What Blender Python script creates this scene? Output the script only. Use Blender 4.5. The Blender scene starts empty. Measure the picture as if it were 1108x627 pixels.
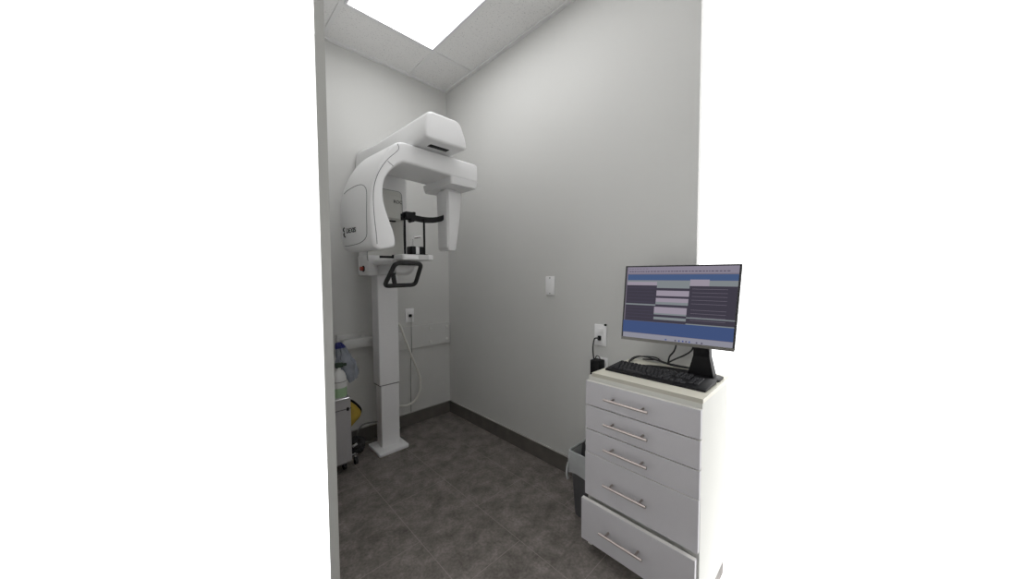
import bpy, bmesh, math, random
from mathutils import Vector, Matrix, noise
random.seed(7)
D = bpy.data
SC = bpy.context.scene
COL = SC.collection
PI = math.pi

# ------------------------------------------------------------------ materials
def mat(name, col, rough=0.5, metal=0.0, spec=0.5, bump=0.0, bscale=200.0, var=0.0, vscale=6.0,
        alpha=1.0, trans=0.0, coat=0.0):
    m = D.materials.new(name); m.use_nodes = True
    nt = m.node_tree; b = nt.nodes['Principled BSDF']
    b.inputs['Base Color'].default_value = (*col, 1)
    b.inputs['Roughness'].default_value = rough
    b.inputs['Metallic'].default_value = metal
    b.inputs['Specular IOR Level'].default_value = spec
    b.inputs['Alpha'].default_value = alpha
    b.inputs['Transmission Weight'].default_value = trans
    b.inputs['Coat Weight'].default_value = coat
    tc = nt.nodes.new('ShaderNodeTexCoord')
    if var > 0:
        n = nt.nodes.new('ShaderNodeTexNoise'); n.inputs['Scale'].default_value = vscale
        n.inputs['Detail'].default_value = 4
        nt.links.new(tc.outputs['Object'], n.inputs['Vector'])
        mx = nt.nodes.new('ShaderNodeMix'); mx.data_type = 'RGBA'
        mx.inputs[6].default_value = (*[c * (1 - var) for c in col], 1)
        mx.inputs[7].default_value = (*[min(1, c * (1 + var)) for c in col], 1)
        nt.links.new(n.outputs['Fac'], mx.inputs[0])
        nt.links.new(mx.outputs[2], b.inputs['Base Color'])
    if bump > 0:
        n2 = nt.nodes.new('ShaderNodeTexNoise'); n2.inputs['Scale'].default_value = bscale
        n2.inputs['Detail'].default_value = 3
        nt.links.new(tc.outputs['Object'], n2.inputs['Vector'])
        bp = nt.nodes.new('ShaderNodeBump'); bp.inputs['Strength'].default_value = bump
        bp.inputs['Distance'].default_value = 0.002
        nt.links.new(n2.outputs['Fac'], bp.inputs['Height'])
        nt.links.new(bp.outputs['Normal'], b.inputs['Normal'])
    return m

def emit(name, col, s):
    m = D.materials.new(name); m.use_nodes = True
    nt = m.node_tree; nt.nodes.clear()
    e = nt.nodes.new('ShaderNodeEmission'); o = nt.nodes.new('ShaderNodeOutputMaterial')
    e.inputs[0].default_value = (*col, 1); e.inputs[1].default_value = s
    nt.links.new(e.outputs[0], o.inputs[0])
    return m

M = {}
M['wall'] = mat('wall_paint', (0.62, 0.62, 0.607), 0.6, spec=0.3, bump=0.25, bscale=260, var=0.015, vscale=3)
M['plastic'] = mat('white_enamel', (0.78, 0.78, 0.785), 0.35, spec=0.4, var=0.01, vscale=4)
M['plastic2'] = mat('white_enamel_column', (0.80, 0.795, 0.805), 0.42, spec=0.35, var=0.01, vscale=4)
M['greyplastic'] = mat('pale_grey_plastic', (0.56, 0.56, 0.56), 0.42, var=0.02)
M['panel'] = mat('console_panel', (0.60, 0.60, 0.57), 0.4, var=0.01)
M['seam'] = mat('shadow_gap', (0.10, 0.10, 0.11), 0.7, var=0.05)
M['black'] = mat('black_plastic', (0.007, 0.007, 0.008), 0.5, spec=0.2, var=0.2, vscale=30)
M['rubber'] = mat('black_rubber', (0.02, 0.02, 0.021), 0.7, bump=0.2, bscale=300)
M['ink'] = mat('printed_ink', (0.03, 0.03, 0.035), 0.6, var=0.05)
M['red'] = mat('red_button', (0.33, 0.05, 0.03), 0.4, var=0.1)
M['board'] = mat('painted_board', (0.62, 0.62, 0.61), 0.5, var=0.02, bump=0.1)
M['bolt'] = mat('painted_bolt', (0.75, 0.75, 0.73), 0.4, var=0.02)
M['plate'] = mat('white_cover_plate', (0.87, 0.87, 0.88), 0.3, var=0.01)
M['cable_white'] = mat('white_cable', (0.76, 0.75, 0.71), 0.5, var=0.05)
M['cable_grey'] = mat('grey_cable', (0.20, 0.20, 0.19), 0.5, var=0.05)
M['cable_black'] = mat('black_cable', (0.02, 0.02, 0.022), 0.5, var=0.1)
M['laminate'] = mat('drawer_laminate', (0.52, 0.51, 0.535), 0.45, var=0.015, vscale=20)
M['edge'] = mat('drawer_edge_band', (0.72, 0.71, 0.68), 0.4, var=0.02)
M['carcass'] = mat('cabinet_white_board', (0.60, 0.60, 0.56), 0.5, var=0.03)
M['counter'] = mat('cream_worktop', (0.72, 0.70, 0.60), 0.4, var=0.03, vscale=12)
M['counter_edge'] = mat('worktop_edge_band', (0.46, 0.44, 0.38), 0.5, var=0.03)
M['steel'] = mat('brushed_steel', (0.40, 0.355, 0.335), 0.36, metal=1.0, bump=0.1, bscale=500)
M['chrome'] = mat('chrome', (0.75, 0.75, 0.76), 0.15, metal=1.0, var=0.02)
M['bezel'] = mat('dark_bezel', (0.025, 0.025, 0.027), 0.4, var=0.1)
M['bezel_grey'] = mat('grey_bezel', (0.17, 0.165, 0.15), 0.35, metal=0.3, var=0.05)
M['key'] = mat('key_plastic', (0.030, 0.030, 0.034), 0.5, spec=0.3, var=0.1)
M['bin'] = mat('bin_grey_plastic', (0.085, 0.085, 0.09), 0.5, var=0.08)
M['liner'] = mat('bin_liner_film', (0.60, 0.62, 0.63), 0.25, bump=0.6, bscale=40, alpha=0.62, var=0.1, vscale=25)
M['bag'] = mat('clear_bag_film', (0.34, 0.37, 0.44), 0.2, bump=0.8, bscale=45, alpha=0.62, var=0.25, vscale=30)
M['bagblue'] = mat('blue_bag_print', (0.02, 0.025, 0.16), 0.3, var=0.1)
M['tank'] = mat('white_tank_paint', (0.62, 0.62, 0.61), 0.3, var=0.02)
M['green'] = mat('green_label', (0.30, 0.44, 0.27), 0.5, var=0.05)
M['valve'] = mat('dark_green_valve', (0.008, 0.03, 0.012), 0.4, var=0.1)
M['cart'] = mat('grey_trolley_metal', (0.42, 0.41, 0.42), 0.4, metal=0.2, var=0.04)
M['yellow'] = mat('yellow_bag_vinyl', (0.42, 0.29, 0.035), 0.55, bump=0.4, bscale=60, var=0.15, vscale=25)
M['tee'] = mat('ceiling_grid_paint', (0.78, 0.78, 0.78), 0.5, var=0.01)
M['frame'] = mat('light_frame_paint', (0.72, 0.72, 0.75), 0.4, var=0.01)
M['light'] = emit('light_diffuser', (1.0, 1.0, 1.0), 4.8)

def floor_material():
    m = D.materials.new('stone_floor_tile'); m.use_nodes = True
    nt = m.node_tree; b = nt.nodes['Principled BSDF']; L = nt.links.new
    tc = nt.nodes.new('ShaderNodeTexCoord')
    sp = nt.nodes.new('ShaderNodeSeparateXYZ'); L(tc.outputs['Object'], sp.inputs[0])
    cb = nt.nodes.new('ShaderNodeCombineXYZ')
    ax = nt.nodes.new('ShaderNodeMath'); ax.operation = 'ADD'; ax.inputs[1].default_value = 0.80 + 0.31 + 0.62 * 8
    ay = nt.nodes.new('ShaderNodeMath'); ay.operation = 'ADD'; ay.inputs[1].default_value = 0.895 + 0.325 * 20
    L(sp.outputs[1], ax.inputs[0]); L(sp.outputs[0], ay.inputs[0])
    L(ax.outputs[0], cb.inputs[0]); L(ay.outputs[0], cb.inputs[1])
    br = nt.nodes.new('ShaderNodeTexBrick')
    br.inputs['Scale'].default_value = 1.0
    br.inputs['Brick Width'].default_value = 0.62
    br.inputs['Row Height'].default_value = 0.325
    br.inputs['Mortar Size'].default_value = 0.0016
    br.inputs['Mortar Smooth'].default_value = 0.3
    br.inputs['Color1'].default_value = (0.9, 0.9, 0.9, 1); br.inputs['Color2'].default_value = (1, 1, 1, 1)
    br.inputs['Mortar'].default_value = (1, 1, 1, 1)
    br.offset = 0.5; br.offset_frequency = 2
    L(cb.outputs[0], br.inputs['Vector'])
    n1 = nt.nodes.new('ShaderNodeTexNoise'); n1.inputs['Scale'].default_value = 11; n1.inputs['Detail'].default_value = 12
    n1.inputs['Roughness'].default_value = 0.72; n1.inputs['Distortion'].default_value = 0.3
    L(tc.outputs['Object'], n1.inputs['Vector'])
    cr = nt.nodes.new('ShaderNodeValToRGB')
    cr.color_ramp.elements[0].position = 0.32; cr.color_ramp.elements[0].color = (0.098, 0.086, 0.077, 1)
    cr.color_ramp.elements[1].position = 0.72; cr.color_ramp.elements[1].color = (0.285, 0.258, 0.240, 1)
    L(n1.outputs['Fac'], cr.inputs[0])
    n2 = nt.nodes.new('ShaderNodeTexNoise'); n2.inputs['Scale'].default_value = 90; n2.inputs['Detail'].default_value = 3
    L(tc.outputs['Object'], n2.inputs['Vector'])
    m1 = nt.nodes.new('ShaderNodeMix'); m1.data_type = 'RGBA'; m1.blend_type = 'OVERLAY'; m1.inputs[0].default_value = 0.5
    L(cr.outputs[0], m1.inputs[6]); L(n2.outputs['Fac'], m1.inputs[7])
    mg = nt.nodes.new('ShaderNodeMix'); mg.data_type = 'RGBA'
    mg.inputs[7].default_value = (0.29, 0.265, 0.245, 1)
    L(br.outputs['Fac'], mg.inputs[0]); L(m1.outputs[2], mg.inputs[6])
    L(mg.outputs[2], b.inputs['Base Color'])
    b.inputs['Roughness'].default_value = 0.55
    b.inputs['Specular IOR Level'].default_value = 0.35
    bp = nt.nodes.new('ShaderNodeBump'); bp.inputs['Strength'].default_value = 0.15; bp.inputs['Distance'].default_value = 0.003
    L(n1.outputs['Fac'], bp.inputs['Height']); L(bp.outputs['Normal'], b.inputs['Normal'])
    return m
M['end_shade'] = mat('partition_end_shade', (0.40, 0.40, 0.385), 0.6, spec=0.3, bump=0.2, bscale=260, var=0.015, vscale=3)  # wall paint darkened for the partition end, offsetting the strong light on it
M['floor'] = floor_material()

def base_material():
    m = mat('stone_baseboard', (0.125, 0.114, 0.104), 0.55, var=0.28, vscale=14, spec=0.35)
    return m
M['base'] = base_material()
M['caulk'] = mat('baseboard_caulk', (0.40, 0.39, 0.37), 0.6, var=0.08, vscale=25)

def ceiling_material():
    m = D.materials.new('speckled_ceiling_tile'); m.use_nodes = True
    nt = m.node_tree; b = nt.nodes['Principled BSDF']; L = nt.links.new
    tc = nt.nodes.new('ShaderNodeTexCoord')
    n = nt.nodes.new('ShaderNodeTexNoise'); n.inputs['Scale'].default_value = 120; n.inputs['Detail'].default_value = 2
    L(tc.outputs['Object'], n.inputs['Vector'])
    cr = nt.nodes.new('ShaderNodeValToRGB')
    cr.color_ramp.elements[0].position = 0.28; cr.color_ramp.elements[0].color = (0.56, 0.56, 0.56, 1)
    cr.color_ramp.elements[1].position = 0.40; cr.color_ramp.elements[1].color = (0.82, 0.815, 0.81, 1)
    L(n.outputs['Fac'], cr.inputs[0]); L(cr.outputs[0], b.inputs['Base Color'])
    b.inputs['Roughness'].default_value = 0.9; b.inputs['Specular IOR Level'].default_value = 0.1
    bp = nt.nodes.new('ShaderNodeBump'); bp.inputs['Strength'].default_value = 0.3; bp.inputs['Distance'].default_value = 0.003
    L(n.outputs['Fac'], bp.inputs['Height']); L(bp.outputs['Normal'], b.inputs['Normal'])
    return m
M['ceil'] = ceiling_material()

# ------------------------------------------------------------------ mesh helpers
def merge(dst, src, mi=0):
    """append bmesh src to dst"""
    me = D.meshes.new('tmp')
    for f in src.faces: f.material_index = mi
    src.to_mesh(me); src.free()
    dst.from_mesh(me); D.meshes.remove(me)

def box(bm, x0, x1, y0, y1, z0, z1, bev=0.0, seg=2, mi=0):
    b = bmesh.new()
    vs = [b.verts.new((x, y, z)) for x in (x0, x1) for y in (y0, y1) for z in (z0, z1)]
    for f in ((0, 1, 3, 2), (4, 6, 7, 5), (0, 4, 5, 1), (2, 3, 7, 6), (0, 2, 6, 4), (1, 5, 7, 3)):
        b.faces.new([vs[i] for i in f])
    bmesh.ops.recalc_face_normals(b, faces=b.faces)
    if bev > 0:
        bmesh.ops.bevel(b, geom=b.edges[:], offset=bev, segments=seg, profile=0.5, affect='EDGES', clamp_overlap=True)
    merge(bm, b, mi); return bm

def prism(bm, pts, axis, a, b_, bev=0.0, seg=3, mi=0, sidebev=False, pts2=None):
    """extrude closed polygon pts (2D) along axis ('x': pts=(y,z); 'y': pts=(x,z); 'z': pts=(x,y))"""
    def mk(p, t):
        if axis == 'x': return (t, p[0], p[1])
        if axis == 'y': return (p[0], t, p[1])
        return (p[0], p[1], t)
    b = bmesh.new()
    v0 = [b.verts.new(mk(p, a)) for p in pts]; v1 = [b.verts.new(mk(p, b_)) for p in (pts2 or pts)]
    n = len(pts)
    c0 = b.faces.new(v0); c1 = b.faces.new(v1[::-1])
    for i in range(n):
        b.faces.new((v0[i], v1[i], v1[(i + 1) % n], v0[(i + 1) % n]))
    bmesh.ops.recalc_face_normals(b, faces=b.faces)
    if bev > 0:
        ed = set(c0.edges) | set(c1.edges)
        if sidebev: ed = set(b.edges)
        bmesh.ops.bevel(b, geom=list(ed), offset=bev, segments=seg, profile=0.5, affect='EDGES', clamp_overlap=True)
    ng = [f for f in b.faces if len(f.verts) > 4]
    bmesh.ops.triangulate(b, faces=ng)
    merge(bm, b, mi); return bm

def catmull(pts, n=8, closed=False):
    P = [Vector(p) for p in pts]; out = []; N = len(P)
    rng = range(N) if closed else range(N - 1)
    for i in rng:
        p0 = P[(i - 1) % N] if (closed or i > 0) else P[0] * 2 - P[1]
        p1 = P[i]; p2 = P[(i + 1) % N]
        p3 = P[(i + 2) % N] if (closed or i + 2 < N) else P[-1] * 2 - P[-2]
        for k in range(n):
            t = k / n
            out.append(0.5 * ((2 * p1) + (-p0 + p2) * t + (2 * p0 - 5 * p1 + 4 * p2 - p3) * t * t
                              + (-p0 + 3 * p1 - 3 * p2 + p3) * t ** 3))
    if not closed: out.append(P[-1])
    return out

def tube(bm, pts, r, n=10, closed=False, cap=True, mi=0, rs=None):
    P = [Vector(p) for p in pts]; N = len(P); b = bmesh.new(); rings = []
    prev = None
    for i in range(N):
        if closed: t = P[(i + 1) % N] - P[i - 1]
        else: t = P[min(i + 1, N - 1)] - P[max(i - 1, 0)]
        t.normalize()
        if prev is None:
            u = t.cross(Vector((0, 0, 1)))
            if u.length < 0.05: u = t.cross(Vector((1, 0, 0)))
        else:
            u = prev - t * prev.dot(t)
        u.normalize(); prev = u; w = t.cross(u)
        rr = rs[i] if rs else r
        rings.append([b.verts.new(P[i] + (u * math.cos(2 * PI * k / n) + w * math.sin(2 * PI * k / n)) * rr) for k in range(n)])
    for i in range(N if closed else N - 1):
        A = rings[i]; B = rings[(i + 1) % N]
        for k in range(n):
            b.faces.new((A[k], A[(k + 1) % n], B[(k + 1) % n], B[k]))
    if cap and not closed:
        b.faces.new(rings[0][::-1]); b.faces.new(rings[-1])
    bmesh.ops.recalc_face_normals(b, faces=b.faces)
    merge(bm, b, mi); return bm

def lathe(bm, prof, cx, cy, n=32, mi=0):
    """prof = [(r,z)...] around vertical axis at (cx,cy)"""
    b = bmesh.new(); rings = []
    for r, z in prof:
        if r < 1e-6: rings.append([b.verts.new((cx, cy, z))])
        else: rings.append([b.verts.new((cx + r * math.cos(2 * PI * k / n), cy + r * math.sin(2 * PI * k / n), z)) for k in range(n)])
    for A, B in zip(rings[:-1], rings[1:]):
        for k in range(n):
            a0, a1 = A[k % len(A)], A[(k + 1) % len(A)]; b0, b1 = B[k % len(B)], B[(k + 1) % len(B)]
            vs = []
            for v in (a0, a1, b1, b0):
                if v not in vs: vs.append(v)
            if len(vs) > 2: b.faces.new(vs)
    if len(rings[0]) > 1: b.faces.new(rings[0][::-1])
    if len(rings[-1]) > 1: b.faces.new(rings[-1])
    bmesh.ops.recalc_face_normals(b, faces=b.faces)
    merge(bm, b, mi); return bm

def cyl(bm, p, q, r, n=16, mi=0):
    return tube(bm, [p, q], r, n=n, mi=mi)

def rounded_poly(pts, r, n=5):
    out = []; N = len(pts)
    for i in range(N):
        p = Vector(pts[i]); a = Vector(pts[i - 1]); c = Vector(pts[(i + 1) % N])
        da = (a - p); dc = (c - p); rr = min(r, da.length * .45, dc.length * .45)
        s = p + da.normalized() * rr; e = p + dc.normalized() * rr
        for k in range(n + 1):
            t = k / n
            out.append((1 - t) ** 2 * s + 2 * t * (1 - t) * p + t * t * e)
    return out

ORG = {}
def obj(name, bm, mats, parent=None, smooth=40, label=None):
    me = D.meshes.new(name)
    o = D.objects.new(name, me); COL.objects.link(o)
    org = Vector((0, 0, 0))
    if parent is not None:
        org = ORG[parent.name]; o.parent = parent
    else:
        # top-level mesh: origin at its base centre
        xs = [v.co for v in bm.verts]
        mn = Vector([min(c[i] for c in xs) for i in range(3)]); mx = Vector([max(c[i] for c in xs) for i in range(3)])
        org = Vector(((mn.x + mx.x) / 2, (mn.y + mx.y) / 2, mn.z)); o.location = org
    ORG[o.name] = org
    bmesh.ops.translate(bm, verts=bm.verts[:], vec=-org)
    bm.to_mesh(me); bm.free()
    for m_ in (mats if isinstance(mats, (list, tuple)) else [mats]): me.materials.append(M[m_])
    if smooth:
        me.shade_smooth(); me.set_sharp_from_angle(angle=math.radians(smooth))
    if label: o['label'] = label
    return o

def tag(o, label, cat, group=None):
    o['label'] = label; o['category'] = cat
    if group: o['group'] = group
    return o

def thing(name, loc, label, cat, group=None):
    o = D.objects.new(name, None); COL.objects.link(o); o.location = loc; o.empty_display_size = 0.05
    ORG[o.name] = Vector(loc)
    return tag(o, label, cat, group)

def struct(name, bm, mats, smooth=0, parent=None):
    # setting: keep world origin so object coordinates equal world coordinates
    me = D.meshes.new(name); o = D.objects.new(name, me); COL.objects.link(o)
    ORG[o.name] = Vector((0, 0, 0))
    bm.to_mesh(me); bm.free()
    for m_ in (mats if isinstance(mats, (list, tuple)) else [mats]): me.materials.append(M[m_])
    if smooth:
        me.shade_smooth(); me.set_sharp_from_angle(angle=math.radians(smooth))
    o['kind'] = 'structure'
    return o

def text_part(name, txt, size, origin, xdir, ydir, m_, parent, extrude=0.0004):
    cu = D.curves.new(name, 'FONT'); cu.body = txt; cu.size = size; cu.extrude = extrude
    t = D.objects.new('tmp_text', cu); COL.objects.link(t)
    bpy.context.view_layer.update()
    me = D.meshes.new_from_object(t.evaluated_get(bpy.context.evaluated_depsgraph_get()))
    D.objects.remove(t); D.curves.remove(cu)
    x = Vector(xdir).normalized(); y = Vector(ydir).normalized(); z = x.cross(y)
    mx = Matrix(((x.x, y.x, z.x, origin[0]), (x.y, y.y, z.y, origin[1]), (x.z, y.z, z.z, origin[2]), (0, 0, 0, 1)))
    me.transform(mx); me.transform(Matrix.Translation(-ORG[parent.name]))
    me.materials.clear(); me.materials.append(M[m_])
    me.name = name
    o = D.objects.new(name, me); COL.objects.link(o); o.parent = parent; ORG[o.name] = ORG[parent.name]
    return o

# ------------------------------------------------------------------ camera
CAM = Vector((-1.58507, -2.42467, 1.19479))
YAW, PITCH, ROLL, FPX = math.radians(44.05837), math.radians(2.52159), math.radians(-0.25294), 355.572
F = Vector((math.sin(YAW) * math.cos(PITCH), math.cos(YAW) * math.cos(PITCH), -math.sin(PITCH)))
R = Vector((math.cos(YAW), -math.sin(YAW), 0)); U = R.cross(F)
R2 = R * math.cos(ROLL) + U * math.sin(ROLL); U2 = -R * math.sin(ROLL) + U * math.cos(ROLL)
cd = D.cameras.new('camera'); cam = D.objects.new('camera', cd); COL.objects.link(cam)
cd.sensor_fit = 'HORIZONTAL'; cd.sensor_width = 36.0; cd.lens = FPX / 1108 * 36.0
cd.clip_start = 0.02
cam.matrix_world = Matrix(((R2.x, U2.x, -F.x, CAM.x), (R2.y, U2.y, -F.y, CAM.y), (R2.z, U2.z, -F.z, CAM.z), (0, 0, 0, 1)))
SC.camera = cam

def bearing(deg, d):
    a = math.radians(deg); return (CAM.x + d * math.sin(a), CAM.y + d * math.cos(a))

# ------------------------------------------------------------------ room shell
H = 2.74
YE = -1.950            # where the right wall stops at the opening beside the cabinet
YR = -2.86             # and where it goes on, behind the photographer
XL, YL = -1.92, -1.32  # left wall of the space the photographer stands in
YB = -3.7
pA = bearing(15.3, 1.2); pB = bearing(15.3, 2.04); pC = bearing(14.45, 2.06)
pD = bearing(14.45, 2.4247 / math.cos(math.radians(14.45))); pE = bearing(14.0, 2.4247 / math.cos(math.radians(14.0)))
pF = bearing(14.0, 1.205)
floor_poly = [(0, 0), (pE[0], 0), pF, (XL, YL), (XL, YB), (-.42, YB), (-.42, -2.13), (-.36, -2.0865), (-.042, -2.0865), (-.042, -1.95), (0, -1.95)]
def slab(poly, z0, z1):
    bm = bmesh.new(); prism(bm, poly, 'z', z0, z1); return bm
struct('floor', slab(floor_poly, -0.05, 0.0), 'floor')
struct('ceiling', slab([(0, 0), (pE[0], 0), pF, (XL, YL), (XL, YB), (0, YB)], H, H + 0.05), 'ceil')
bm = bmesh.new(); box(bm, pE[0], 0.06, 0.0, 0.06, 0, H); struct('wall_back', bm, 'wall')
bm = bmesh.new(); box(bm, 0.0, 0.03, YE, 0.0, 0, H); struct('wall_right', bm, 'wall')
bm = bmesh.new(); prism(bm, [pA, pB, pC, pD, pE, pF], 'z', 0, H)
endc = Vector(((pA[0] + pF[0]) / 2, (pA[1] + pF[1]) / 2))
for f in bm.faces:                       # the end of the partition has shade put into its colour, the long faces are plain wall paint
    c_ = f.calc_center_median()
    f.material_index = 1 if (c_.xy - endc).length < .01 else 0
struct('wall_left', bm, ['wall', 'end_shade'])
bm = bmesh.new(); box(bm, 0.0, 0.06, YB, YR, 0, H); struct('wall_near_right', bm, 'wall')
bm = bmesh.new(); box(bm, XL - 0.06, XL, YB, YL, 0, H); struct('wall_near_left', bm, 'wall')
bm = bmesh.new(); box(bm, XL, 0.0, YB - 0.06, YB, 0, H); struct('wall_rear', bm, 'wall')
# tile baseboards, with the pale bead of caulk along the top
HB = 0.0985
bm = bmesh.new(); box(bm, pD[0] + .005, 0, -0.011, -0.0002, 0, HB, 0.0015, 1); box(bm, pD[0] + .005, 0, -0.0112, -0.0002, HB, HB + 0.004, mi=1)
struct('baseboard_back', bm, ['base', 'caulk'])
bm = bmesh.new(); box(bm, -0.011, -0.0002, YE + .003, -0.011, 0, HB, 0.0015, 1); box(bm, -0.0112, -0.0002, YE + .003, -0.011, HB, HB + 0.004, mi=1)
struct('baseboard_right', bm, ['base', 'caulk'])
# ceiling grid: wall angles and tees
bm = bmesh.new(); box(bm, pD[0], 0, -0.024, 0, H - 0.012, H); struct('trim_1', bm, 'tee')
bm = bmesh.new(); box(bm, -0.024, 0, YE, -0.024, H - 0.012, H); struct('trim_2', bm, 'tee')
X1, X2, Y1, Y2 = -0.341, -0.935, -0.372, -1.59
bm = bmesh.new(); box(bm, X1 - .012, X1 + .012, YB, -0.024, H - 0.006, H); struct('trim_3', bm, 'tee')
bm = bmesh.new(); box(bm, X2 - .012, X2 + .012, YB, -0.024, H - 0.006, H); struct('trim_4', bm, 'tee')
bm = bmesh.new(); box(bm, -1.02, -0.024, Y1 - .012, Y1 + .012, H - 0.0055, H); struct('trim_5', bm, 'tee')
bm = bmesh.new(); box(bm, XL, 0, Y2 - .012, Y2 + .012, H - 0.0055, H); struct('trim_6', bm, 'tee')

# ceiling light
t = thing('ceiling_light', ((X1 + X2) / 2, (Y1 + Y2) / 2, H - .012), 'large lit rectangular white panel light set in the ceiling grid', 'ceiling light')
lx0, lx1, ly0, ly1 = X2 + .013, X1 - .013, Y2 + .013, Y1 - .013
w = .012
bm = bmesh.new()
box(bm, lx0, lx0 + w, ly0, ly1, H - .010, H - .0005); box(bm, lx1 - w, lx1, ly0, ly1, H - .010, H - .0005)
box(bm, lx0 + w, lx1 - w, ly0, ly0 + w, H - .010, H - .0005); box(bm, lx0 + w, lx1 - w, ly1 - w, ly1, H - .010, H - .0005)
obj('frame', bm, 'frame', t, 0)
bm = bmesh.new(); box(bm, lx0 + w, lx1 - w, ly0 + w, ly1 - w, H - .007, H - .0008); obj('diffuser', bm, 'light', t, 0)

# ------------------------------------------------------------------ panoramic dental x-ray machine
xr = thing('dental_xray_machine', (-0.645, -0.19, 0.0), 'white panoramic dental x-ray machine standing on a column in the back corner', 'x-ray machine')
bm = bmesh.new(); prism(bm, rounded_poly([(-.752, -.114), (-.752, -.315), (-.545, -.315), (-.545, -.114)], .012), 'z', 0, .024, .006, 2)
obj('base_plate', bm, 'plastic2', xr)
bm = bmesh.new(); prism(bm, rounded_poly([(-.700, -.146), (-.704, -.243), (-.578, -.243), (-.578, -.146)], .006), 'z', .022, .47)
obj('lower_column', bm, 'plastic2', xr, 30)
bm = bmesh.new(); prism(bm, rounded_poly([(-.714, -.140), (-.714, -.248), (-.575, -.248), (-.575, -.140)], .007), 'z', .455, 1.215)
obj('upper_column', bm, 'plastic2', xr, 30)
bm = bmesh.new(); box(bm, -.712, -.577, -.2462, -.142, .449, .457); obj('column_seam', bm, 'seam', xr, 0)
# wall bracket
bm = bmesh.new(); box(bm, -.885, -.478, -.085, -.0222, .700, .762, .004, 2); br_ = obj('wall_bracket', bm, 'board', xr)
bm = bmesh.new(); box(bm, -.66, -.60, -.145, -.085, .70, .762, .003); obj('bracket_block', bm, 'board', xr)
bm = bmesh.new(); cyl(bm, (-.725, -.085, .745), (-.725, -.093, .745), .007, 12); obj('bolt', bm, 'bolt', br_)
# carriage behind the arm
bm = bmesh.new()
prism(bm, rounded_poly([(-.770, 1.25), (-.770, 1.93), (-.497, 1.93), (-.497, 1.25)], .015), 'y', -.25, -.075, .012, 3)
carr = obj('carriage', bm, 'plastic', xr)
bm = bmesh.new()
low = [(-.775, 1.33), (-.772, 1.196), (-.73, 1.194), (-.70, 1.206), (-.66, 1.216), (-.58, 1.218), (-.53, 1.225), (-.505, 1.25), (-.497, 1.33)]
prism(bm, rounded_poly(low, .012), 'y', -.256, -.070, .008, 3)
lc = obj('lower_carriage', bm, 'plastic', xr)
bm = bmesh.new(); cyl(bm, (-.7735, -.174, 1.241), (-.7790, -.174, 1.241), .020, 20, 0); cyl(bm, (-.7790, -.174, 1.241), (-.796, -.174, 1.241), .014, 20, 1)
obj('emergency_button', bm, ['black', 'red'], lc, label='small round red emergency stop button on a black ring')
# recessed panel with console
bm = bmesh.new()
prism(bm, rounded_poly([(-.775, 1.285), (-.775, 1.765), (-.540, 1.765), (-.527, 1.285)], .03), 'y', -.2535, -.2495)
obj('front_panel', bm, 'panel', carr)
bm = bmesh.new()
op = rounded_poly([(-.778, 1.282), (-.778, 1.768), (-.537, 1.768), (-.524, 1.282)], .03)
tube(bm, [(p.x, -.2525, p.y) for p in op], .0014, 6, closed=True); obj('panel_seam', bm, 'seam', carr)
bm = bmesh.new()
prism(bm, [(-.252, 1.735), (-.262, 1.72), (-.268, 1.66), (-.30, 1.60), (-.305, 1.575), (-.295, 1.56), (-.252, 1.565)], 'x', -.765, -.552, .010, 3)
con = obj('console', bm, 'panel', carr)
text_part('console_lettering', 'ROC', .030, (-.604, -.2690, 1.683), (1, 0, 0), (0, 0, 1), 'ink', con)
bm = bmesh.new(); box(bm, -.64, -.60, -.296, -.275, 1.553, 1.562, .002); obj('sensor_window', bm, 'black', con)

# overhead arm
bm = bmesh.new()
sec = [(-.752, 1.867), (-.758, 1.915), (-.740, 2.004), (-.548, 2.004), (-.509, 1.915), (-.504, 1.867)]
b = bmesh.new()
stations = [(-.012, .055), (-.10, .050), (-.22, .034), (-.32, .024), (-.45, .020), (-.70, .010), (-.966, .0)]
rs_ = rounded_poly(sec, .034, 6); rings = []
for y, dz in stations:
    rings.append([b.verts.new((p.x, y, p.y + (dz if p.y > 1.95 else 0))) for p in rs_])
n = len(rs_)
for A, B in zip(rings[:-1], rings[1:]):
    for k in range(n): b.faces.new((A[k], A[(k + 1) % n], B[(k + 1) % n], B[k]))
c0 = b.faces.new(rings[0]); c1 = b.faces.new(rings[-1][::-1])
bmesh.ops.recalc_face_normals(b, faces=b.faces)
bmesh.ops.bevel(b, geom=list(c1.edges), offset=.014, segments=4, profile=.5, affect='EDGES')
bmesh.ops.triangulate(b, faces=[f for f in b.faces if len(f.verts) > 4])
merge(bm, b)
oa = obj('overhead_arm', bm, 'plastic', xr, 45)
bm = bmesh.new(); box(bm, -.690, -.575, -.905, -.868, 1.8655, 1.870, .002); obj('vent_slot', bm, 'black', oa)
bm = bmesh.new(); lathe(bm, [(.085, 1.850), (.095, 1.856), (.095, 1.874)], -.635, -.73); obj('pivot', bm, 'greyplastic', xr)

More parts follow.
